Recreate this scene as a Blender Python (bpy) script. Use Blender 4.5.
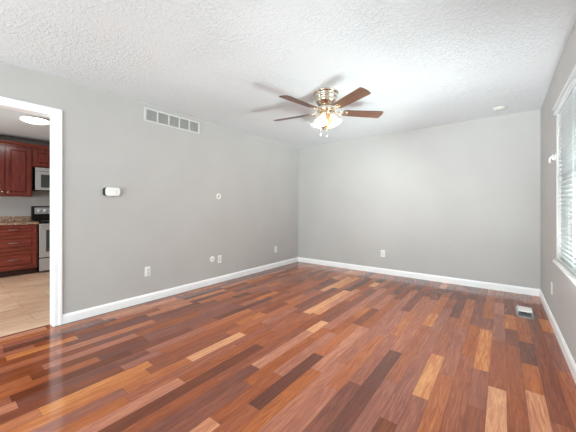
import bpy, bmesh, math, random
from mathutils import Vector, Matrix
for o in list(bpy.data.objects): bpy.data.objects.remove(o)
S = bpy.context.scene
COL = S.collection
PI = math.pi
R = math.radians

# ------------------------------------------------------------------ room dimensions (metres)
XL, XR, YB, YF, H = -3.474, 0.399, 4.893, -2.60, 2.44
WT = 0.10                                   # thickness of the partition to the kitchen
DY0, DY1, DZ = -0.06, 0.770, 2.062          # doorway in the left wall
WY0, WY1, WZ0, WZ1 = 1.02, 3.56, 0.672, 2.065   # window in the right wall
KX, KY0, KY1 = -7.10, -1.2, 3.0             # kitchen

# ------------------------------------------------------------------ camera
cd = bpy.data.cameras.new('camera'); cam = bpy.data.objects.new('camera', cd); COL.objects.link(cam)
cam.location = (0, 0, 1.162); cam.rotation_euler = (PI/2, 0, 0.654)
cd.sensor_width = 36; cd.lens = 279.2/576*36; cd.shift_y = -(216-207.34)/576
cd.clip_start = 0.02
S.camera = cam

# ------------------------------------------------------------------ world, lights, exposure
w = bpy.data.worlds.new('sky'); S.world = w; w.use_nodes = True
bg = w.node_tree.nodes['Background']; bg.inputs['Color'].default_value = (.86, .93, 1, 1); bg.inputs['Strength'].default_value = .35

def area(name, loc, to, sx, sy, power, color=(1, 1, 1)):
    l = bpy.data.lights.new(name, 'AREA'); l.shape = 'RECTANGLE'; l.size = sx; l.size_y = sy; l.energy = power; l.color = color
    o = bpy.data.objects.new(name, l); COL.objects.link(o); o.location = loc
    o.rotation_euler = (Vector(to)-Vector(loc)).to_track_quat('-Z', 'Y').to_euler()
    return o
# daylight thrown up off the sunlit ground outside the right-hand window
glint = area('window_daylight', (1.05, 2.25, .62), (-1.6, 2.45, 2.3), .6, .5, 25, (.90, .98, 1)); glint.data.spread = R(75)
# broad sky light just outside the same window
area('window_sky', (XR+1.1, 2.4, 1.15), (-3, 2.6, 1.9), 3.4, 2.0, 96, (.90, .975, 1))
# added fill lamp outside the window, aimed up to brighten the far ceiling
ceiling_fill = area('window_ceiling_fill', (XR+.36, 2.45, .80), (-.3, 4.6, 2.2), 1.0, .6, 95, (.90, .98, 1)); ceiling_fill.data.spread = R(110)
# added fill lamps at a made-up rear opening, one broad, one a narrow beam
area('rear_fill', (-1.55, YF-.05, 1.1), (-1.55, 3, 1.1), 3.0, 2.1, 188, (.80, .955, 1))
beam = area('rear_fill_beam', (-2.3, YF-.06, .35), (-.1, 3.6, 2.44), 1.4, .6, 5, (.84, .965, 1)); beam.data.spread = R(24)
# added fill lamp inside the kitchen, out of view; no window there
area('kitchen_fill', (-5.3, KY0+.03, 1.1), (-6.1, 2, .8), 1.6, .9, 73, (.93, .98, 1))
S.view_settings.view_transform = 'Standard'
S.view_settings.look = 'None'
S.view_settings.exposure = 0.04
S.view_settings.gamma = 1
S.view_settings.use_curve_mapping = False

# ------------------------------------------------------------------ materials
def lin(c):
    return tuple(((v/255)/12.92 if v/255 <= .04045 else ((v/255+.055)/1.055)**2.4) for v in c)+(1,)
def mat(name, rgb, rough=.5, metal=0, var=0, vscale=8, bump=0, bscale=60, spec=.5, emit=None, es=0, stretch=None):
    m = bpy.data.materials.new(name); m.use_nodes = True
    N = m.node_tree.nodes; L = m.node_tree.links; b = N['Principled BSDF']
    b.inputs['Base Color'].default_value = lin(rgb); b.inputs['Roughness'].default_value = rough
    b.inputs['Metallic'].default_value = metal; b.inputs['Specular IOR Level'].default_value = spec
    if var or bump:
        tc = N.new('ShaderNodeTexCoord'); mp = N.new('ShaderNodeMapping'); L.new(tc.outputs['Object'], mp.inputs['Vector'])
        if stretch: mp.inputs['Scale'].default_value = stretch
    if var:
        n = N.new('ShaderNodeTexNoise'); n.inputs['Scale'].default_value = vscale; n.inputs['Detail'].default_value = 5
        L.new(mp.outputs[0], n.inputs['Vector'])
        r = N.new('ShaderNodeValToRGB'); r.color_ramp.elements[0].position = .3; r.color_ramp.elements[1].position = .7
        r.color_ramp.elements[0].color = lin([v*(1-var) for v in rgb]); r.color_ramp.elements[1].color = lin([min(255, v*(1+var)) for v in rgb])
        L.new(n.outputs['Fac'], r.inputs[0]); L.new(r.outputs[0], b.inputs['Base Color'])
    if bump:
        n = N.new('ShaderNodeTexNoise'); n.inputs['Scale'].default_value = bscale; n.inputs['Detail'].default_value = 4
        L.new(mp.outputs[0], n.inputs['Vector'])
        bp = N.new('ShaderNodeBump'); bp.inputs['Strength'].default_value = bump; bp.inputs['Distance'].default_value = .004
        L.new(n.outputs['Fac'], bp.inputs['Height']); L.new(bp.outputs[0], b.inputs['Normal'])
    if emit:
        b.inputs['Emission Color'].default_value = lin(emit); b.inputs['Emission Strength'].default_value = es
    return m

M = {}
M['wall'] = mat('grey_paint', (189, 186, 183), .7, var=.012, vscale=2, bump=.06, bscale=160, spec=.25)
M['trim'] = mat('white_trim_paint', (250, 250, 250), .35)
M['white'] = mat('white_plastic', (240, 239, 235), .35)
M['ivory'] = mat('off_white_plastic', (222, 220, 214), .4)
M['greyplastic'] = mat('grey_plastic', (150, 149, 146), .45)
M['dark'] = mat('dark_plastic', (26, 26, 27), .5)
M['slot'] = mat('dark_slot', (70, 68, 66), .7)
M['grille_metal'] = mat('painted_steel', (214, 213, 210), .45)
M['louver'] = mat('louver_steel', (196, 194, 191), .5)
M['nickel'] = mat('polished_nickel', (225, 212, 195), .12, 1, var=.02)
M['brass'] = mat('aged_brass', (160, 120, 75), .22, 1)
M['steel'] = mat('stainless_steel', (196, 196, 197), .28, 1, var=.03, vscale=20, stretch=(1, 1, 12))
M['steelpaint'] = mat('silver_panel', (190, 190, 190), .35, .3)
M['black'] = mat('black_enamel', (16, 16, 18), .18)
M['blackglass'] = mat('dark_oven_glass', (70, 76, 76), .12)
M['cherry'] = mat('cherry_cabinet_wood', (116, 53, 44), .2, var=.16, vscale=5, stretch=(6, 6, .7), bump=.03, bscale=20)
M['cherryh'] = mat('cherry_drawer_wood', (126, 58, 46), .2, var=.16, vscale=5, stretch=(.7, 6, 6), bump=.03, bscale=20)
M['toe'] = mat('dark_toe_kick', (48, 22, 16), .6, var=.1)
M['blade'] = mat('walnut_blade', (110, 78, 62), .4, var=.14, vscale=5, stretch=(1.2, 14, 14))
M['bladeedge'] = mat('walnut_blade_edge', (66, 44, 36), .45, var=.1)
M['slat'] = mat('white_blind_slat', (210, 213, 213), .45, var=.01)
M['cord'] = mat('white_cord', (225, 226, 224), .7, var=.03, vscale=90)
M['vinyl'] = mat('white_vinyl', (226, 230, 228), .4)
M['chain'] = mat('pull_chain', (220, 205, 180), .25, 1)
M['subfloor'] = mat('dark_plank_gap', (52, 26, 18), .8)

def principled_nodes(name):
    m = bpy.data.materials.new(name); m.use_nodes = True
    return m, m.node_tree.nodes, m.node_tree.links, m.node_tree.nodes['Principled BSDF']

# hardwood: every plank carries its own tone in the "plank" attribute, grain is noise drawn out along the boards
m, N, L, b = principled_nodes('cherry_hardwood'); M['floor'] = m
at = N.new('ShaderNodeAttribute'); at.attribute_name = 'plank'
sep = N.new('ShaderNodeSeparateColor'); L.new(at.outputs['Color'], sep.inputs[0])
tc = N.new('ShaderNodeTexCoord')
off = N.new('ShaderNodeCombineXYZ')
mul = N.new('ShaderNodeMath'); mul.operation = 'MULTIPLY'; mul.inputs[1].default_value = 37.0
L.new(sep.outputs[1], mul.inputs[0]); L.new(mul.outputs[0], off.inputs[0]); L.new(mul.outputs[0], off.inputs[1])
add = N.new('ShaderNodeVectorMath'); add.operation = 'ADD'; L.new(tc.outputs['Object'], add.inputs[0]); L.new(off.outputs[0], add.inputs[1])
def grain(sx, sy, scale, detail, dist):
    mp = N.new('ShaderNodeMapping'); mp.inputs['Scale'].default_value = (sx, sy, 1); L.new(add.outputs[0], mp.inputs['Vector'])
    n = N.new('ShaderNodeTexNoise'); n.inputs['Scale'].default_value = scale; n.inputs['Detail'].default_value = detail
    n.inputs['Distortion'].default_value = dist; n.inputs['Roughness'].default_value = .6
    L.new(mp.outputs[0], n.inputs['Vector']); return n
g1 = grain(14, 1.0, 2.4, 6, 1.8); g2 = grain(130, 3.2, 3, 4, .5)
def madd(a, k, c):
    x = N.new('ShaderNodeMath'); x.operation = 'MULTIPLY_ADD'; L.new(a, x.inputs[0]); x.inputs[1].default_value = k
    if isinstance(c, (int, float)): x.inputs[2].default_value = c
    else: L.new(c, x.inputs[2])
    return x.outputs[0]
t = madd(g1.outputs['Fac'], .75, madd(g2.outputs['Fac'], .42, madd(sep.outputs[0], .95, -.56)))
ramp = N.new('ShaderNodeValToRGB'); cr = ramp.color_ramp
cr.elements[0].position = 0; cr.elements[0].color = lin((92, 50, 40))
cr.elements[1].position = 1; cr.elements[1].color = lin((226, 164, 112))
for p, c in ((.25, (118, 64, 48)), (.5, (152, 84, 60)), (.75, (190, 116, 80))):
    e = cr.elements.new(p); e.color = lin(c)
L.new(t, ramp.inputs[0])
hs = N.new('ShaderNodeHueSaturation'); L.new(madd(sep.outputs[1], .007, .4975), hs.inputs['Hue']); L.new(madd(sep.outputs[1], .2, .9), hs.inputs['Saturation'])
L.new(ramp.outputs[0], hs.inputs['Color']); L.new(hs.outputs[0], b.inputs['Base Color'])
b.inputs['Roughness'].default_value = .17; b.inputs['Specular IOR Level'].default_value = .5
rr = madd(g1.outputs['Fac'], .08, .09); L.new(rr, b.inputs['Roughness'])
bp = N.new('ShaderNodeBump'); bp.inputs['Strength'].default_value = .05; bp.inputs['Distance'].default_value = .002
L.new(g1.outputs['Fac'], bp.inputs['Height']); L.new(bp.outputs[0], b.inputs['Normal'])

# knocked-down ceiling texture
m, N, L, b = principled_nodes('textured_ceiling_plaster'); M['ceiling'] = m
b.inputs['Base Color'].default_value = lin((228, 232, 234)); b.inputs['Roughness'].default_value = .85; b.inputs['Specular IOR Level'].default_value = .15
tc = N.new('ShaderNodeTexCoord')
n1 = N.new('ShaderNodeTexNoise'); n1.inputs['Scale'].default_value = 44; n1.inputs['Detail'].default_value = 5; n1.inputs['Distortion'].default_value = .6
L.new(tc.outputs['Object'], n1.inputs['Vector'])
r1 = N.new('ShaderNodeValToRGB'); r1.color_ramp.elements[0].position = .47; r1.color_ramp.elements[1].position = .62; L.new(n1.outputs['Fac'], r1.inputs[0])
n2 = N.new('ShaderNodeTexNoise'); n2.inputs['Scale'].default_value = 1.6; n2.inputs['Detail'].default_value = 3; L.new(tc.outputs['Object'], n2.inputs['Vector'])
r2 = N.new('ShaderNodeValToRGB'); r2.color_ramp.elements[0].position = .38; r2.color_ramp.elements[1].position = .66; L.new(n2.outputs['Fac'], r2.inputs[0])
mm = N.new('ShaderNodeMath'); mm.operation = 'MULTIPLY_ADD'; L.new(r2.outputs[0], mm.inputs[0]); mm.inputs[1].default_value = .65; mm.inputs[2].default_value = .35
m2 = N.new('ShaderNodeMath'); m2.operation = 'MULTIPLY'; L.new(r1.outputs[0], m2.inputs[0]); L.new(mm.outputs[0], m2.inputs[1])
bp = N.new('ShaderNodeBump'); bp.inputs['Strength'].default_value = .7; bp.inputs['Distance'].default_value = .006
L.new(m2.outputs[0], bp.inputs['Height']); L.new(bp.outputs[0], b.inputs['Normal'])

# travertine tile in the kitchen
m, N, L, b = principled_nodes('travertine_tile'); M['tile'] = m
tc = N.new('ShaderNodeTexCoord'); mp = N.new('ShaderNodeMapping'); mp.inputs['Rotation'].default_value = (0, 0, PI/2); mp.inputs['Location'].default_value = (.1, .22, 0)
L.new(tc.outputs['Object'], mp.inputs['Vector'])
br = N.new('ShaderNodeTexBrick'); br.inputs['Scale'].default_value = 1; br.inputs['Brick Width'].default_value = .6; br.inputs['Row Height'].default_value = .3
br.inputs['Mortar Size'].default_value = .004; br.inputs['Color1'].default_value = lin((246, 212, 182)); br.inputs['Color2'].default_value = lin((220, 174, 140)); br.inputs['Mortar'].default_value = lin((170, 142, 112))
L.new(mp.outputs[0], br.inputs['Vector'])
n = N.new('ShaderNodeTexNoise'); n.inputs['Scale'].default_value = 5; n.inputs['Detail'].default_value = 6; n.inputs['Distortion'].default_value = 1
mp2 = N.new('ShaderNodeMapping'); mp2.inputs['Scale'].default_value = (2.4, .7, 1); L.new(tc.outputs['Object'], mp2.inputs['Vector']); L.new(mp2.outputs[0], n.inputs['Vector'])
rp = N.new('ShaderNodeValToRGB'); rp.color_ramp.elements[0].position = .3; rp.color_ramp.elements[1].position = .72
rp.color_ramp.elements[0].color = lin((198, 146, 110)); rp.color_ramp.elements[1].color = lin((250, 226, 202)); L.new(n.outputs['Fac'], rp.inputs[0])
mx = N.new('ShaderNodeMix'); mx.data_type = 'RGBA'; mx.inputs[0].default_value = .42; L.new(br.outputs['Color'], mx.inputs[6]); L.new(rp.outputs[0], mx.inputs[7])
L.new(mx.outputs[2], b.inputs['Base Color']); b.inputs['Roughness'].default_value = .4

# speckled granite
m, N, L, b = principled_nodes('speckled_granite'); M['granite'] = m
tc = N.new('ShaderNodeTexCoord'); v = N.new('ShaderNodeTexVoronoi'); v.inputs['Scale'].default_value = 55; L.new(tc.outputs['Object'], v.inputs['Vector'])
rp = N.new('ShaderNodeValToRGB'); rp.color_ramp.elements[0].color = lin((96, 70, 58)); rp.color_ramp.elements[1].color = lin((208, 176, 150))
L.new(v.outputs['Color'], rp.inputs[0]); L.new(rp.outputs[0], b.inputs['Base Color']); b.inputs['Roughness'].default_value = .22

# frosted glass shade that glows: light from its bulb passes through
m = bpy.data.materials.new('frosted_shade_glass'); m.use_nodes = True; N = m.node_tree.nodes; L = m.node_tree.links; M['shade'] = m
N.clear(); out = N.new('ShaderNodeOutputMaterial'); tr = N.new('ShaderNodeBsdfTranslucent'); tr.inputs['Color'].default_value = (.92, .76, .50, 1)
df = N.new('ShaderNodeBsdfPrincipled'); df.inputs['Base Color'].default_value = (.9, .86, .78, 1); df.inputs['Roughness'].default_value = .25
df.inputs['Emission Color'].default_value = (1, .80, .52, 1); df.inputs['Emission Strength'].default_value = .08
mxs = N.new('ShaderNodeMixShader'); mxs.inputs[0].default_value = .72; L.new(tr.outputs[0], mxs.inputs[1]); L.new(df.outputs[0], mxs.inputs[2]); L.new(mxs.outputs[0], out.inputs[0])
M['bulb'] = mat('lit_bulb', (255, 240, 215), .4, emit=(255, 226, 180), es=2.5)
M['diffuser'] = mat('lit_diffuser', (250, 250, 248), .4, emit=(255, 253, 248), es=22)

# window glass
m = bpy.data.materials.new('window_glass'); m.use_nodes = True; N = m.node_tree.nodes; L = m.node_tree.links; M['glass'] = m
N.clear(); out = N.new('ShaderNodeOutputMaterial'); tr = N.new('ShaderNodeBsdfTransparent'); tr.inputs['Color'].default_value = (.95, .98, .97, 1)
gl = N.new('ShaderNodeBsdfGlossy'); gl.inputs['Roughness'].default_value = .02
fr = N.new('ShaderNodeFresnel'); fr.inputs['IOR'].default_value = 1.3
mxs = N.new('ShaderNodeMixShader'); L.new(fr.outputs[0], mxs.inputs[0]); L.new(tr.outputs[0], mxs.inputs[1]); L.new(gl.outputs[0], mxs.inputs[2]); L.new(mxs.outputs[0], out.inputs[0])

# ------------------------------------------------------------------ mesh helpers
def nb(): return bmesh.new()
def box(bm, x0, x1, y0, y1, z0, z1, bevel=0, seg=2, mi=0):
    r = bmesh.ops.create_cube(bm, size=1, matrix=Matrix.Translation(((x0+x1)/2, (y0+y1)/2, (z0+z1)/2)) @ Matrix.Diagonal((x1-x0, y1-y0, z1-z0, 1)))
    vs = r['verts']; fs = {f for v in vs for f in v.link_faces}
    for f in fs: f.material_index = mi
    if bevel:
        es = list({e for v in vs for e in v.link_edges})
        bmesh.ops.bevel(bm, geom=es, offset=bevel, segments=seg, affect='EDGES', profile=.5)
    return bm
def rrect(bm, x0, x1, y0, y1, z0, z1, r, inset=.004, n=6):
    """a plate with rounded corners in the xz plane and an eased front edge (front towards -y)"""
    def ring(d, y):
        pts = []
        for cx, cz, a0 in ((x1-r, z1-r, 0), (x0+r, z1-r, 90), (x0+r, z0+r, 180), (x1-r, z0+r, 270)):
            for k in range(n+1):
                a = R(a0+90*k/n); pts.append(bm.verts.new((cx+(r-d)*math.cos(a), y, cz+(r-d)*math.sin(a))))
        return pts
    rings = [ring(0, y1), ring(0, y0+inset), ring(inset*.35, y0+inset*.35), ring(inset, y0)]
    for a, c in zip(rings, rings[1:]):
        m_ = len(a)
        for k in range(m_): bm.faces.new((a[k], a[(k+1) % m_], c[(k+1) % m_], c[k]))
    bm.faces.new(rings[0]); bm.faces.new(rings[-1])
    return bm
def lathe(bm, prof, seg=40, mt=None, smooth=True):
    """prof: list of (radius, z) turned about z; mt: optional matrix"""
    rings = []
    for r, z in prof:
        if r < 1e-6:
            rings.append([bm.verts.new((0, 0, z))])
        else:
            rings.append([bm.verts.new((r*math.cos(2*PI*k/seg), r*math.sin(2*PI*k/seg), z)) for k in range(seg)])
    for a, c in zip(rings, rings[1:]):
        for k in range(seg):
            k2 = (k+1) % seg
            if len(a) == 1 and len(c) == 1: continue
            if len(a) == 1: f = bm.faces.new((a[0], c[k2], c[k]))
            elif len(c) == 1: f = bm.faces.new((a[k], a[k2], c[0]))
            else: f = bm.faces.new((a[k], a[k2], c[k2], c[k]))
            f.smooth = smooth
    if mt is not None:
        bmesh.ops.transform(bm, matrix=mt, verts=[v for ring in rings for v in ring])
    return bm
def tube(bm, pts, r, seg=10):
    pts = [Vector(p) for p in pts]; rings = []
    for i, p in enumerate(pts):
        d = (pts[min(i+1, len(pts)-1)]-pts[max(i-1, 0)]).normalized()
        u = d.orthogonal().normalized() if i == 0 else (u-d*u.dot(d)).normalized()
        vv = d.cross(u); rad = r[i] if isinstance(r, (list, tuple)) else r
        rings.append([bm.verts.new(p+u*rad*math.cos(2*PI*k/seg)+vv*rad*math.sin(2*PI*k/seg)) for k in range(seg)])
    for a, c in zip(rings, rings[1:]):
        for k in range(seg):
            bm.faces.new((a[k], a[(k+1) % seg], c[(k+1) % seg], c[k])).smooth = True
    bm.faces.new(rings[0][::-1]); bm.faces.new(rings[-1])
    return bm
def prism(bm, outline, x0, x1):
    """outline in (y,z), swept along x"""
    a = [bm.verts.new((x0, y, z)) for y, z in outline]; c = [bm.verts.new((x1, y, z)) for y, z in outline]
    n = len(outline)
    for k in range(n): bm.faces.new((a[k], a[(k+1) % n], c[(k+1) % n], c[k]))
    bm.faces.new(a[::-1]); bm.faces.new(c)
    return bm
def obj(name, bm, mats, parent=None, loc=None, rot=None):
    bmesh.ops.recalc_face_normals(bm, faces=bm.faces[:])
    me = bpy.data.meshes.new(name); bm.to_mesh(me); bm.free()
    for mm_ in (mats if isinstance(mats, (list, tuple)) else [mats]): me.materials.append(M[mm_])
    o = bpy.data.objects.new(name, me); COL.objects.link(o)
    if parent: o.parent = parent
    if loc: o.location = loc
    if rot: o.rotation_euler = rot
    return o
def tag(o, label, cat, group=None):
    o['label'] = label; o['category'] = cat
    if group: o['group'] = group
    return o
def thing(name, label, cat, loc=(0, 0, 0), rz=0, group=None):
    o = bpy.data.objects.new(name, None); COL.objects.link(o); o.location = loc; o.rotation_euler = (0, 0, rz); o.empty_display_size = .1
    return tag(o, label, cat, group)
def struct(name, bm, mats, label=None, parent=None):
    o = obj(name, bm, mats, parent)
    if not parent:
        o['kind'] = 'structure'
        if label: o['label'] = label
    return o
LEFT, RIGHT = PI/2, -PI/2        # turns a wall fitting (front towards -y) onto the left / right wall

# ------------------------------------------------------------------ floor
rng = random.Random(11)
PW, PX0 = .0935, .022
fixed = {   # column: [(y0, y1, tone)], planks that stand out
    2: [(1.2, 2.07, .5), (2.07, 3.5, .30)], 3: [(1.3, 2.75, .55)],
    1: [(1.3, 2.33, .84), (2.33, 2.725, .60), (2.725, 3.15, .02), (3.15, 3.9, .55)],
    0: [(1.2, 1.75, .45), (1.75, 3.0, .42), (3.0, 3.4, .25), (3.4, 3.85, .72), (3.85, 4.4, .22)],
    -1: [(1.0, 2.24, .92), (2.24, 3.05, .44), (3.05, 3.8, .5)],
    -2: [(1.2, 1.95, .36), (1.95, 2.42, .42), (2.42, 3.25, .82), (3.25, 3.6, .4)],
    -3: [(1.3, 2.6, .46), (2.6, 3.3, .52), (3.3, 4.5, .3)],
    -4: [(1.0, 2.2, .6), (2.2, 3.2, .5), (3.2, 4.2, .62)],
    -5: [(1.1, 1.845, .46), (1.845, 2.46, .88), (2.46, 3.4, .5)],
    -6: [(1.0, 1.54, .22), (1.54, 2.13, .45), (2.13, 2.9, .5)],
    -7: [(1.0, 1.9, .46), (1.9, 3.0, .52), (3.0, 3.4, .78)],
    -8: [(1.1, 2.315, .07), (2.315, 3.9, .6), (3.9, 4.5, .22)],
    -9: [(.9, 1.735, .26), (1.735, 2.6, .5), (2.6, 3.3, .66)],
    -10: [(.8, 1.6, .6), (1.6, 2.5, .62), (2.5, 3.28, .56), (3.28, 4.2, .26)],
    -11: [(.8, 1.9, .62), (1.9, 3.6, .55)],
    -12: [(.7, 1.7, .6), (1.7, 2.6, .7), (2.6, 3.64, .5), (3.64, 4.3, .3)],
    -13: [(.5, 1.17, .5), (1.17, 1.895, .03), (1.895, 2.61, .62), (2.61, 3.15, .24)],
    -14: [(.4, .965, .82), (.965, 1.5, .46), (1.5, 2.3, .6)],
    -15: [(.5, 1.3, .3), (1.3, 2.1, .5)],
    -16: [(.5, 1.47, .2), (1.47, 2.2, .74)],
    -17: [(.3, 1.2, .42), (1.2, 2.2, .36)],
    -18: [(.55, 1.72, .08), (1.72, 2.6, .48)],
    -19: [(.3, 1.055, .68), (1.055, 2.0, .46)],
    -20: [(.1, .75, .55), (.75, 1.6, .5)],
    -22: [(.2, .965, .72), (.965, 1.7, .36)], -25: [(.2, .335, .7), (.335, 1.1, .2)], -28: [(.1, .445, .6), (.445, 1.2, .2)],
}
bm = nb(); cl = bm.loops.layers.float_color.new('plank')
box(bm, XL-WT+.003, XR, YF, YB, -.06, -.0012, mi=1)
def plank(x0, x1, y0, y1, tone):
    g = .0007
    if x1-x0 < .004 or y1-y0 < .004: return
    f = bm.faces.new([bm.verts.new(p) for p in ((x0+g, y0+g, 0), (x1-g, y0+g, 0), (x1-g, y1-g, 0), (x0+g, y1-g, 0))])
    c = (tone*.88+.09, rng.random(), 0, 1)
    for lp in f.loops: lp[cl] = c
j0 = math.floor((XL-WT-PX0)/PW); j1 = math.floor((XR-PX0)/PW)
for j in range(j0, j1+1):
    x0, x1 = max(PX0+PW*j, XL-WT+.003), min(PX0+PW*(j+1), XR)
    cut = sorted(fixed.get(j, [])); y = YF - rng.random()*.8; rows = []
    while y < YB:
        nxt = [c for c in cut if c[0] >= y-1e-6]
        if nxt and abs(nxt[0][0]-y) < 1e-6: rows.append(nxt[0]); y = nxt[0][1]; continue
        e = y+rng.choice((.28, .38, .45, .55, .65, .8, .95, 1.15))*rng.uniform(.9, 1.1)
        if nxt and e > nxt[0][0]-.15: e = nxt[0][0]
        tone = min(.95, max(.02, rng.gauss(.45, .22)))
        rows.append((y, e, tone)); y = e
    for a, e, tone in rows:
        if e > YF and a < YB:
            a2, e2 = max(a, YF), min(e, YB)
            if x0 < XL-.001:                         # inside the doorway only
                a2, e2 = max(a2, DY0), min(e2, DY1)
                if e2-a2 < .01: continue
            plank(x0, x1, a2, e2, tone)
o = struct('floor', bm, ['floor', 'subfloor'])

# ------------------------------------------------------------------ walls, ceiling
bm = nb(); box(bm, XL-.01, XR, YF-.1, YB, H, H+.08); struct('ceiling', bm, 'ceiling')
bm = nb(); box(bm, XL-WT, XL, DY1, YB+.12, 0, H); box(bm, XL-WT, XL, DY0, DY1, DZ, H); box(bm, XL-WT, XL, YF, DY0, 0, H); struct('wall_left', bm, 'wall')
bm = nb(); box(bm, XL, XR, YB, YB+.12, 0, H); struct('wall_back', bm, 'wall')
RT = .15
bm = nb(); box(bm, XR, XR+RT, WY1, YB+.12, 0, H); box(bm, XR, XR+RT, YF, WY0, 0, H); box(bm, XR, XR+RT, WY0, WY1, 0, WZ0); box(bm, XR, XR+RT, WY0, WY1, WZ1, H); struct('wall_right', bm, 'wall')
bm = nb(); box(bm, XL, -3.1, YF-.1, YF, 0, H); box(bm, 0.0, XR, YF-.1, YF, 0, H); box(bm, -3.1, 0, YF-.1, YF, 2.2, H); struct('wall_front', bm, 'wall')
# kitchen shell
bm = nb(); box(bm, KX-.1, KX, KY0, KY1, 0, H); struct('wall_kitchen_left', bm, 'wall')
bm = nb(); box(bm, KX, XL-WT, KY1, KY1+.1, 0, H); struct('wall_kitchen_back', bm, 'wall')
bm = nb(); box(bm, KX, XL-WT, KY0-.1, KY0, 0, H); struct('wall_kitchen_front', bm, 'wall')
bm = nb(); box(bm, KX, XL-WT, KY0, KY1, H, H+.08); struct('ceiling_kitchen', bm, 'ceiling')
bm = nb(); box(bm, KX, XL-WT, KY0, KY1, -.06, -.001); struct('floor_kitchen', bm, 'tile')

# baseboards with an eased top
def baseboard(name, p0, p1, nrm):
    p0, p1 = Vector(p0), Vector(p1); L_ = (p1-p0).length; u = (p1-p0).normalized(); n_ = Vector(nrm)
    prof = [(0, 0), (.014, 0), (.014, .070), (.011, .080), (.007, .088), (.004, .094), (0, .095)]
    bm = nb()
    a = [bm.verts.new(p0+n_*d+Vector((0, 0, z))) for d, z in prof]; c = [bm.verts.new(p1+n_*d+Vector((0, 0, z))) for d, z in prof]
    for k in range(len(prof)): bm.faces.new((a[k], a[(k+1) % len(prof)], c[(k+1) % len(prof)], c[k]))
    bm.faces.new(a); bm.faces.new(c[::-1])
    struct(name, bm, 'trim')
CW = .066
baseboard('baseboard_left', (XL, DY1+CW-.002, 0), (XL, YB, 0), (1, 0, 0))
baseboard('baseboard_back', (XL, YB, 0), (XR, YB, 0), (0, -1, 0))
baseboard('baseboard_right', (XR, YF, 0), (XR, YB, 0), (-1, 0, 0))

# door casing with stepped profile, and the jamb lining
bm = nb()
for (y0, y1) in ((DY1-.004, DY1+CW), (DY0-CW, DY0+.004)):
    sgn = 1 if y1 > .5 else -1; yin = y0 if sgn > 0 else y1
    prism_pts = [(0, 0), (0, .010), (.010, .013), (.040, .013), (.046, .018), (.066, .018), (.070, .014), (.070, 0)]
    a = [bm.verts.new((XL+t_, yin+sgn*q, 0)) for q, t_ in prism_pts]; c = [bm.verts.new((XL+t_, yin+sgn*q, DZ-.004+q)) for q, t_ in prism_pts]
    for k in range(8): bm.faces.new((a[k], a[(k+1) % 8], c[(k+1) % 8], c[k]))
    bm.faces.new(a); bm.faces.new(c)
a = [bm.verts.new((XL+t_, DY0+.004-q, DZ-.004+q)) for q, t_ in prism_pts]; c = [bm.verts.new((XL+t_, DY1-.004+q, DZ-.004+q)) for q, t_ in prism_pts]
for k in range(8): bm.faces.new((a[k], a[(k+1) % 8], c[(k+1) % 8], c[k]))
struct('trim_1', bm, 'trim')
bm = nb()
box(bm, XL-WT-.004, XL+.001, DY1-.005, DY1+.001, 0, DZ); box(bm, XL-WT-.004, XL+.001, DY0-.001, DY0+.005, 0, DZ); box(bm, XL-WT-.004, XL+.001, DY0, DY1, DZ-.005, DZ+.001)
struct('trim_2', bm, 'trim')
# casing on the kitchen side
bm = nb(); X0 = XL-WT
box(bm, X0-.014, X0, DY1, DY1+CW, 0, DZ+CW, .002, 1); box(bm, X0-.014, X0, DY0-CW, DY0, 0, DZ+CW, .002, 1); box(bm, X0-.014, X0, DY0-CW, DY1+CW, DZ, DZ+CW, .002, 1)
struct('trim_3', bm, 'trim')

# ------------------------------------------------------------------ window and blind (right wall)
wr = bpy.data.objects.new('window_1', None); COL.objects.link(wr); wr.location = (XR, WY1, WZ0); wr.rotation_euler = (0, 0, RIGHT); wr['kind'] = 'structure'
WW, WH = WY1-WY0, WZ1-WZ0
bm = nb()                                   # lining of the opening
box(bm, 0, .012, 0, RT, 0, WH); box(bm, WW-.012, WW, 0, RT, 0, WH); box(bm, 0, WW, 0, RT, WH-.012, WH); box(bm, 0, WW, 0, RT, 0, .012)
obj('window_lining', bm, 'wall', wr)
bm = nb()
for a, c in ((.012, .06), (WW/2-.035, WW/2+.035), (WW-.06, WW-.012)): box(bm, a, c, .105, .145, .012, WH-.012, .004)
for a, c in ((.012, .06), (WH-.06, WH-.012)): box(bm, .012, WW-.012, .105, .145, a, c, .004)
box(bm, .05, WW-.05, .11, .14, WH*.5-.02, WH*.5+.02, .004)
obj('window_frame', bm, 'vinyl', wr)
bm = nb(); box(bm, .03, WW-.03, .122, .126, .03, WH-.03); obj('window_glass', bm, 'glass', wr)
bm = nb(); box(bm, -.028, WW+.028, -.022, .02, -.020, .004, .005); obj('window_sill', bm, 'trim', wr)

bl = thing('window_blind', 'white horizontal slat blind covering the window on the right wall', 'window blind', (XR, WY1, WZ0), RIGHT)
bm = nb()                                   # crowned valance
prism(bm, [(.010, WH-.046), (-.010, WH-.046), (-.016, WH-.042), (-.018, WH-.034), (-.016, WH-.026), (-.010, WH-.022), (-.006, WH-.016), (-.006, WH-.010), (-.012, WH-.004), (-.022, WH-.002), (-.026, WH+.004), (-.026, WH+.010), (-.022, WH+.014), (.005, WH+.014)], -.022, WW+.022)
obj('valance', bm, 'slat', bl)
bm = nb(); box(bm, .016, WW-.016, .012, .058, WH-.055, WH-.015, .003); obj('headrail', bm, 'slat', bl)
bm = nb(); SP = .0380; z = .050; ns = 0; TL = R(22); yc = .034
while z < WH-.07:
    pts = []
    for k in range(5):
        q = (k-2)/2*.0225; cz = .0028*(1-(k-2)**2/4)
        pts.append((yc+q*math.cos(TL)+cz*math.sin(TL), z-q*math.sin(TL)+cz*math.cos(TL)))
    out_ = pts+[(y_, z_-.0026) for y_, z_ in pts[::-1]]
    prism(bm, out_, .018, WW-.018); z += SP; ns += 1
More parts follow.
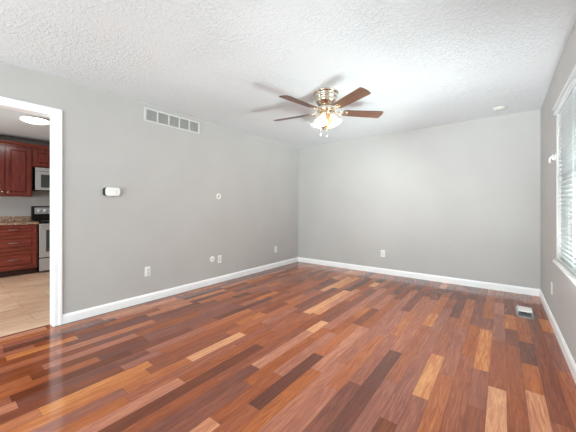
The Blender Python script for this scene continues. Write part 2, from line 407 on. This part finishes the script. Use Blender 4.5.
obj('slats', bm, 'slat', bl)
bm = nb(); box(bm, .018, WW-.018, yc-.026, yc+.026, .013, .030, .004); obj('bottom_rail', bm, 'slat', bl)
for xx in (.16, .72, 1.27, 1.82, WW-.16):
    bm = nb()
    for yy in (yc-.027, yc+.027): tube(bm, [(xx, yy, .02), (xx, yy, WH-.04)], .0014, 6)
    obj('ladder_cord', bm, 'cord', bl)
# looped cord knot hanging at the far end of the blind
ck = thing('cord_cleat', 'small white hook with looped cord beside the far edge of the window blind', 'hook', (XR, 3.585, 1.60), RIGHT)
bm = nb(); box(bm, -.012, .012, -.010, 0, 0, .06, .004); obj('cleat_plate', bm, 'white', ck)
bm = nb(); tube(bm, [(0, -.008, .03), (0, -.03, .035), (-.004, -.042, .022), (-.008, -.044, .000), (-.012, -.040, -.02)], [.008, .008, .008, .007, .005], 10); obj('cleat_hook', bm, 'white', ck)
bm = nb(); tube(bm, [(.008, -.012, .045), (.030, -.026, .052), (.044, -.026, .030), (.040, -.024, .006), (.022, -.020, .012), (.010, -.016, .032)], .006, 8); obj('cord_loop', bm, 'cord', ck)

# ------------------------------------------------------------------ wall plates
def outlet(name, label, loc, rz, kind='duplex', group=None):
    t = thing(name, label, 'power outlet', loc, rz, group)
    bm = nb(); box(bm, -.036, .036, -.007, 0, 0, .118, .005, 3); obj('cover_plate', bm, 'white', t)
    if kind == 'duplex':
        for zz in (.038, .080):
            r_ = nb(); mt = Matrix.Translation((0, -.007, zz)) @ Matrix.Rotation(PI/2, 4, 'X') @ Matrix.Diagonal((1, .86, 1, 1))
            lathe(r_, [(0, 0), (.0175, 0), (.0165, .0022), (0, .0022)], 24, mt); rc = obj('receptacle', r_, 'ivory', t)
            s_ = nb()
            box(s_, -.008, -.0058, -.0096, -.009, zz-.002, zz+.007); box(s_, .0058, .008, -.0096, -.009, zz-.002, zz+.006); box(s_, -.0022, .0022, -.0096, -.009, zz-.011, zz-.007, .0003)
            obj('socket_slots', s_, 'slot', rc)
    else:
        r_ = nb(); box(r_, -.0165, .0165, -.0095, -.006, .026, .092, .002); rc = obj('receptacle', r_, 'ivory', t)
        for zz in (.042, .076):
            s_ = nb()
            box(s_, -.008, -.0055, -.0102, -.009, zz-.002, zz+.008); box(s_, .0055, .008, -.0102, -.009, zz-.002, zz+.007)
            box(s_, -.0022, .0022, -.0102, -.009, zz-.011, zz-.007, .0003)
            obj('socket_slots', s_, 'slot', rc)
    sc = nb(); mt = Matrix.Translation((0, -.007, .059)) @ Matrix.Rotation(PI/2, 4, 'X'); lathe(sc, [(0, 0), (.0035, 0), (.003, .0012), (0, .0014)], 12, mt)
    obj('screw', sc, 'grille_metal', t)
    return t
outlet('wall_outlet', 'white outlet on the left wall nearest the doorway, below the thermostat', (XL, 1.681, .312), LEFT)
outlet('wall_outlet', 'white outlet on the left wall beside the low round cable plate', (XL, 2.785, .302), LEFT, 'decor')
outlet('wall_outlet', 'white outlet on the left wall closest to the far corner', (XL, 4.137, .292), LEFT)
outlet('wall_outlet', 'white outlet low on the back wall, above the baseboard', (-1.657, YB, .295), 0)
outlet('wall_outlet', 'white outlet low on the right wall below the window corner', (XR, 3.83, .293), RIGHT)

def round_plate(label, loc, r, hole):
    t = thing('round_wall_plate', label, 'wall plate', loc, LEFT)
    bm = nb(); mt = Matrix.Translation((0, 0, r)) @ Matrix.Rotation(PI/2, 4, 'X')
    lathe(bm, [(hole, .001), (hole, .008), (r*.62, .009), (r*.86, .007), (r, .0025), (r, 0), (hole, 0.001)], 36, mt); obj('plate_ring', bm, 'white', t)
    bm = nb(); mt = Matrix.Translation((0, -.0015, r)) @ Matrix.Rotation(PI/2, 4, 'X')
    if hole > .012: lathe(bm, [(0, 0), (hole*1.05, 0), (hole*1.05, .0015), (0, .0015)], 24, mt); obj('opening', bm, 'slot', t)
    else: lathe(bm, [(0, 0), (hole*1.05, 0), (hole, .010), (hole*.6, .014), (0, .014)], 24, mt); obj('connector', bm, 'louver', t)
round_plate('round white wall plate with a dark centre hole at mid height on the left wall', (XL, 2.769, 1.331-.046), .046, .014)
round_plate('low round white cable plate on the left wall, left of a narrow outlet', (XL, 2.652, .379-.046), .046, .0105)

# thermostat
t = thing('thermostat', 'white oblong thermostat with dark base on the left wall', 'thermostat', (XL, 1.275, 1.288), LEFT)
bm = nb(); rrect(bm, -.082, .066, -.034, 0, .004, .092, .026, .004); obj('base', bm, 'dark', t)
bm = nb(); rrect(bm, -.068, .080, -.042, -.014, 0, .096, .030, .006); obj('cover', bm, 'white', t)
bm = nb(); box(bm, -.045, .012, -.0415, -.039, .028, .070, .0006); obj('display', bm, 'ivory', t)
for zz in (.034, .060): bm = nb(); box(bm, .040, .052, -.0435, -.038, zz-.005, zz+.005, .002); obj('button', bm, 'greyplastic', t)

# return-air grille
GW, GH = .79, .168
t = thing('return_air_grille', 'long white five-panel vent grille high on the left wall below the ceiling', 'vent grille', (XL, 1.636+GW/2, 2.222), LEFT)
t.rotation_euler = (0, 0, LEFT)
bm = nb(); hw = GW/2; fb = .018
box(bm, -hw, hw, -.010, 0, 0, fb, .002); box(bm, -hw, hw, -.010, 0, GH-fb, GH, .002)
pw = (GW-2*fb)/5
for k in range(6):
    xx = -hw+fb+k*pw; wd = .009
    box(bm, (-hw if k == 0 else xx-wd), (hw if k == 5 else xx+wd), -.010, 0, fb*.5, GH-fb*.5, .0015)
obj('frame', bm, 'grille_metal', t)
bm = nb(); box(bm, -hw+.01, hw-.01, -.0015, 0, .01, GH-.01); obj('backing', bm, 'greyplastic', t)
for k in range(5):
    bm = nb(); xa = -hw+fb+k*pw+.009; xb = xa+pw-.018; z = fb+.004
    while z < GH-fb-.004:
        prism(bm, [(-.0085, z), (-.0075, z-.0008), (-.002, z+.0052), (-.003, z+.006)], xa, xb); z += .0082
    obj('louver_panel', bm, 'louver', t)

# flat round detector on the ceiling
t = thing('smoke_detector', 'flat round white disc on the ceiling near the right back corner', 'smoke detector', (-.024, 4.50, H))
bm = nb(); lathe(bm, [(0, 0), (.072, 0), (.072, -.008), (.066, -.014), (.0, -.014)], 40); obj('base', bm, 'ivory', t)
bm = nb(); lathe(bm, [(.055, -.013), (.055, -.020), (.048, -.026), (.02, -.029), (0, -.029)], 40); obj('cover', bm, 'ivory', t)

# floor register with its white flap raised
t = thing('floor_register', 'metal floor vent with a white flap beside the right wall baseboard', 'floor vent', (.197, 4.03, 0))
bm = nb(); RW, RL = .072, .195
box(bm, -RW, RW, -RL, -RL+.022, 0, .006, .002); box(bm, -RW, RW, RL-.022, RL, 0, .006, .002); box(bm, -RW, -RW+.018, -RL, RL, 0, .006, .002); box(bm, RW-.018, RW, -RL, RL, 0, .006, .002)
obj('frame', bm, 'steel', t)
bm = nb(); box(bm, -RW+.01, RW-.01, -RL+.01, RL-.01, .0003, .0012); obj('backing', bm, 'dark', t)
bm = nb()
for k in range(12): yy = -RL+.035+k*.029; box(bm, -RW+.014, RW-.014, yy, yy+.009, .001, .005)
box(bm, -.004, .004, -RL+.02, RL-.02, .001, .0052)
obj('louvers', bm, 'steel', t)
bm = nb()
prof = [(-.055, .028), (-.02, .040), (.04, .044), (.11, .036), (.17, .014)]
for (xa, xb, q) in ((-.058, .030, prof), (.030, .062, prof[:4])):
    o_ = q+[(y_, z_-.004) for y_, z_ in q[::-1]]
    prism(bm, o_, xa, xb)
box(bm, -.058, -.052, -.04, .16, .003, .030); box(bm, .024, .030, -.03, .12, .003, .036)
obj('flap', bm, 'white', t)

# ------------------------------------------------------------------ ceiling fan
FX, FY = -1.560, 2.730
fan = thing('ceiling_fan', 'five-blade wooden ceiling fan with lit glass shades on white textured ceiling', 'ceiling fan', (FX, FY, H))
bm = nb(); lathe(bm, [(0, 0), (.138, 0), (.140, -.010), (.136, -.016), (.126, -.020), (.122, -.042), (.128, -.048), (.128, -.056), (.118, -.066), (.112, -.085), (.118, -.092), (.116, -.104), (.100, -.125), (.086, -.140), (.080, -.150), (.0, -.150)], 56); obj('canopy', bm, 'nickel', fan)
bm = nb(); lathe(bm, [(0, -.148), (.070, -.148), (.074, -.156), (.094, -.166), (.098, -.176), (.098, -.200), (.090, -.212), (.070, -.220), (.0, -.220)], 56); obj('motor_housing', bm, 'nickel', fan)
bm = nb(); lathe(bm, [(0, -.218), (.050, -.218), (.062, -.224), (.066, -.234), (.060, -.246), (.040, -.254), (.034, -.266), (.026, -.278), (.0, -.278)], 44); obj('light_hub', bm, 'nickel', fan)
bm = nb(); lathe(bm, [(0, -.276), (.012, -.276), (.010, -.330), (.013, -.368), (0, -.368)], 24); obj('center_stem', bm, 'nickel', fan)
bm = nb(); lathe(bm, [(0, -.366), (.016, -.366), (.020, -.378), (.018, -.390), (.009, -.396), (.012, -.402), (.006, -.410), (0, -.412)], 24); obj('finial', bm, 'brass', fan)
ZB = -.216
for k in range(5):
    ang = R(45.4+72*k)
    RM = Matrix.Rotation(ang, 4, 'Z')
    PM = RM @ Matrix.Translation((0, 0, ZB)) @ Matrix.Rotation(R(-13), 4, 'X')
    bm = nb()                                # wooden blade, wider towards a rounded, slightly raked tip
    up = []
    for (x, hwid) in ((.195, .040), (.205, .050), (.225, .054), (.35, .059), (.50, .064), (.610, .067)):
        up.append((x, hwid))
    tipc = [(.636, .067), (.644, .064), (.650, .052), (.656, .020), (.658, -.012), (.656, -.040), (.650, -.060), (.640, -.067), (.632, -.067)]
    out_ = [(x, h_) for x, h_ in up]+tipc+[(x, -h_) for x, h_ in up[::-1]]
    a = [bm.verts.new((x, y, .0035)) for x, y in out_]; c = [bm.verts.new((x, y, -.0035)) for x, y in out_]
    n_ = len(out_); bm.faces.new(a[::-1]); bm.faces.new(c)
    for q in range(n_):
        f = bm.faces.new((a[q], a[(q+1) % n_], c[(q+1) % n_], c[q])); f.material_index = 1
    bmesh.ops.transform(bm, matrix=Matrix.Translation((0, 0, 0)), verts=bm.verts[:])
    blade = obj('blade', bm, ['blade', 'bladeedge'], fan); blade.matrix_local = PM
    bm = nb()                                # blade iron: forked arm and medallion below the blade
    tube(bm, [(.085, 0, .018), (.120, .012, .004), (.160, .018, -.008), (.205, .016, -.008)], [.008, .007, .007, .006], 10)
    tube(bm, [(.085, 0, .018), (.120, -.012, .004), (.160, -.018, -.008), (.205, -.016, -.008)], [.008, .007, .007, .006], 10)
    lathe(bm, [(0, 0), (.034, 0), (.034, -.003), (.026, -.007), (.012, -.008), (0, -.008)], 24, Matrix.Translation((.222, 0, -.0037)) @ Matrix.Diagonal((1.15, .95, 1, 1)))
    for sx, sy in ((.205, .016), (.205, -.016), (.243, 0)):
        lathe(bm, [(.005, -.006), (.005, -.012), (.003, -.014), (0, -.0145)], 10, Matrix.Translation((sx, sy, 0)))
    iron = obj('blade_iron', bm, 'nickel', fan); iron.matrix_local = PM
cam_dir = math.atan2(-FY, -FX)
for k in range(4):
    ang = cam_dir+R(-22+90*k)
    tilt = R(27)
    RM = Matrix.Rotation(ang, 4, 'Z')
    AX = RM @ Matrix.Translation((.062, 0, -.244)) @ Matrix.Rotation(-tilt, 4, 'Y')     # local -z runs out and down
    bm = nb(); tube(bm, [RM @ Vector(p) for p in ((.046, 0, -.232), (.060, 0, -.232), (.064, 0, -.242))], .010, 10); arm = obj('light_arm', bm, 'nickel', fan)
    bm = nb(); lathe(bm, [(0, .008), (.020, .006), (.024, -.004), (.024, -.022), (0, -.022)], 24, AX); obj('socket', bm, 'nickel', arm)
    bm = nb()                                # tulip shade with scalloped rim, double walled
    prof = [(.022, -.012), (.026, -.022), (.034, -.040), (.039, -.062), (.042, -.082), (.049, -.102), (.060, -.120), (.066, -.127)]
    prof += [(r_-.003, z_+.001) for r_, z_ in prof[::-1]]
    lathe(bm, prof, 40, AX)
    obj('glass_shade', bm, 'shade', fan)
    bm = nb(); lathe(bm, [(0, -.020), (.010, -.022), (.012, -.036), (.019, -.060), (.021, -.072), (.016, -.088), (0, -.096)], 20, AX); bulb = obj('bulb', bm, 'bulb', fan)
    l = bpy.data.lights.new('bulb_light', 'POINT'); l.energy = 20; l.color = (1, .96, .90); l.shadow_soft_size = .028
    lo = bpy.data.objects.new('bulb_light', l); COL.objects.link(lo); lo.parent = fan; lo.location = AX @ Vector((0, 0, -.104))
for (dx, dy, ln) in ((.010, -.045, .235), (-.055, -.020, .215)):
    bm = nb(); v_ = Matrix.Rotation(cam_dir+PI/2, 4, 'Z') @ Vector((dx, dy, 0))
    tube(bm, [(v_.x, v_.y, -.250), (v_.x*1.05, v_.y*1.05, -.250-ln*.5), (v_.x*1.05, v_.y*1.05, -.250-ln)], .0014, 6)
    pc = obj('pull_chain', bm, 'chain', fan)
    bm = nb(); lathe(bm, [(0, 0), (.002, -.002), (.0035, -.012), (.003, -.018), (0, -.020)], 12, Matrix.Translation((v_.x*1.05, v_.y*1.05, -.250-ln))); obj('pull_knob', bm, 'white', pc)

# ------------------------------------------------------------------ kitchen
def panel_front(bm, x0, x1, z0, z1, yf, fr=.055, raised=True):
    """a framed door or drawer front whose face is at y = yf (front towards -y), 20 mm thick"""
    box(bm, x0, x0+fr, yf, yf+.02, z0, z1, .003); box(bm, x1-fr, x1, yf, yf+.02, z0, z1, .003)
    box(bm, x0+fr-.003, x1-fr+.003, yf, yf+.02, z0, z0+fr, .003); box(bm, x0+fr-.003, x1-fr+.003, yf, yf+.02, z1-fr, z1, .003)
    box(bm, x0+fr-.002, x1-fr+.002, yf+.014, yf+.018, z0+fr-.002, z1-fr+.002)
    if raised:
        g = .012
        box(bm, x0+fr+g, x1-fr-g, yf+.001, yf+.016, z0+fr+g, z1-fr-g, .010, 1)
BX = -6.48
# base cabinet with three drawers: y from .62 to 1.22
def base_cab(label, y0, y1):
    t = thing('base_cabinet', label, 'cabinet', (BX, (y0+y1)/2, 0), LEFT); hw = (y1-y0)/2
    bm = nb(); box(bm, -hw, hw, .022, .612, .105, .868, .001, 1); obj('body', bm, 'cherryh', t)
    bm = nb(); box(bm, -hw, hw, .075, .610, 0, .105); obj('toe_kick', bm, 'toe', t)
    for z0, z1, fr in ((.700, .850, .036), (.430, .685, .046), (.130, .415, .046)):
        bm = nb(); panel_front(bm, -hw+.022, hw-.022, z0, z1, 0, fr); d = obj('drawer', bm, 'cherryh', t)
        zc = (z0+z1)/2+.01
        bm = nb(); tube(bm, [(-.058, .004, zc), (-.058, -.024, zc), (-.050, -.030, zc), (.050, -.030, zc), (.058, -.024, zc), (.058, .004, zc)], .0055, 10); obj('drawer_pull', bm, 'steel', d)
base_cab('cherry wood base cabinet with three drawers left of the kitchen range', .60, 1.222)
base_cab('cherry wood drawer cabinet left of the other, mostly hidden by the doorway edge', -.03, .598)
t = thing('countertop', 'speckled tan granite countertop with backsplash strip over the base cabinets', 'countertop', (KX, .61, .868), LEFT)
bm = nb(); box(bm, -.645, .617, -.655, -.002, 0, .034, .006, 2); obj('slab', bm, 'granite', t)
bm = nb(); box(bm, -.645, .617, -.022, -.002, .034, .130, .003, 2); obj('backsplash', bm, 'granite', t)

def upper_cab(name, label, y0, y1, z0, z1, knobs):
    t = thing(name, label, 'cabinet', (-6.78, (y0+y1)/2, z0), LEFT); hw = (y1-y0)/2; h_ = z1-z0
    bm = nb(); box(bm, -hw, hw, .021, .318, 0, h_, .001, 1); obj('body', bm, 'cherry', t)
    for s in (-1, 1):
        xa, xb = (-hw+.02, -.008) if s < 0 else (.008, hw-.02)
        bm = nb(); panel_front(bm, xa, xb, .022, h_-.03, 0, .052 if h_ > .5 else .045); d = obj('door', bm, 'cherry', t)
        kx = (xb-.028) if s < 0 else (xa+.028)
        bm = nb(); lathe(bm, [(.004, 0), (.004, .012), (.013, .018), (.014, .024), (.008, .029), (0, .030)], 16, Matrix.Translation((kx, .001, .022+.05)) @ Matrix.Rotation(PI/2, 4, 'X')); obj('knob', bm, 'nickel', d)
    bm = nb(); prism(bm, [(.318, h_), (.318, h_+.058), (-.040, h_+.058), (-.040, h_+.044), (-.022, h_+.020), (-.008, h_+.006), (-.008, h_-.010), (.02, h_-.010)], -hw, hw); obj('crown_molding', bm, 'cherry', t)
upper_cab('wall_cabinet', 'tall two-door cherry wood wall cabinet with knobs above the kitchen counter', .495, 1.205, 1.355, 2.250, True)
upper_cab('wall_cabinet', 'short cherry wood wall cabinet directly above the microwave', 1.207, 1.985, 1.905, 2.250, True)
upper_cab('wall_cabinet', 'cherry wood wall cabinet left of the two-door one, past the doorway edge', -.22, .493, 1.355, 2.250, True)

# over-the-range microwave
t = thing('microwave', 'stainless microwave mounted under the short cabinet above the range', 'microwave', (-6.735, 1.606, 1.468), LEFT)
bm = nb(); box(bm, -.378, .378, .022, .360, 0, .430, .004); obj('body', bm, 'black', t)
bm = nb(); box(bm, -.370, .200, 0, .022, .012, .355, .005); d = obj('door', bm, 'steelpaint', t)
bm = nb(); box(bm, -.295, .130, -.003, .004, .060, .300, .004); obj('door_window', bm, 'blackglass', d)
bm = nb(); tube(bm, [(.175, .004, .06), (.175, -.030, .07), (.175, -.034, .18), (.175, -.030, .29), (.175, .004, .30)], .009, 10); obj('door_handle', bm, 'steel', d)
bm = nb(); box(bm, .204, .372, 0, .022, .012, .355, .004); obj('control_panel', bm, 'black', t)
bm = nb(); box(bm, -.370, .372, 0, .022, .360, .424, .004); obj('vent_strip', bm, 'steelpaint', t)

# range
t = thing('kitchen_range', 'stainless electric range with black cooktop right of the drawer cabinet', 'stove', (-6.455, 1.612, 0), LEFT)
bm = nb(); box(bm, -.380, .380, .030, .625, .03, .895, .003); obj('body', bm, 'black', t)
bm = nb(); box(bm, -.380, .380, .005, .600, .895, .918, .005); ct = obj('cooktop', bm, 'black', t)
for bx_, by_, br_ in ((-.19, .17, .10), (.19, .17, .08), (-.19, .43, .08), (.19, .43, .10)):
    bm = nb(); lathe(bm, [(br_-.006, .9183), (br_-.006, .9190), (br_, .9190), (br_, .9183)], 32, Matrix.Translation((bx_, by_, 0))); obj('burner_ring', bm, 'greyplastic', ct)
bm = nb(); box(bm, -.380, .380, .560, .625, .918, 1.185, .008); bgd = obj('backguard', bm, 'black', t)
bm = nb(); box(bm, -.335, .335, .552, .562, 1.035, 1.160, .004); obj('control_panel', bm, 'steelpaint', bgd)
for kx in (-.275, -.185, .185, .275):
    bm = nb(); lathe(bm, [(.030, 0), (.030, .006), (.022, .010), (.020, .026), (0, .028)], 20, Matrix.Translation((kx, .552, 1.098)) @ Matrix.Rotation(PI/2, 4, 'X')); obj('knob', bm, 'white', bgd)
bm = nb(); box(bm, -.374, .374, 0, .032, .270, .872, .006); d = obj('oven_door', bm, 'steelpaint', t)
bm = nb(); box(bm, -.285, .285, -.004, .004, .370, .760, .005); obj('door_window', bm, 'blackglass', d)
bm = nb(); tube(bm, [(-.33, .004, .825), (-.33, -.040, .825), (-.31, -.045, .825), (.31, -.045, .825), (.33, -.040, .825), (.33, .004, .825)], .011, 10); obj('door_handle', bm, 'steel', d)
bm = nb(); box(bm, -.374, .374, .002, .032, .035, .255, .006); obj('storage_drawer', bm, 'steelpaint', t)

# flush ceiling light
t = thing('kitchen_ceiling_light', 'round lit flush light on the kitchen ceiling seen through the doorway', 'ceiling light', (-5.35, .980, H))
bm = nb(); lathe(bm, [(0, 0), (.165, 0), (.170, -.012), (.166, -.022), (.158, -.024), (0, -.024)], 48); obj('rim', bm, 'white', t)
bm = nb(); lathe(bm, [(.158, -.022), (.154, -.032), (.130, -.042), (.09, -.049), (.04, -.053), (0, -.054)], 48); obj('diffuser', bm, 'diffuser', t)
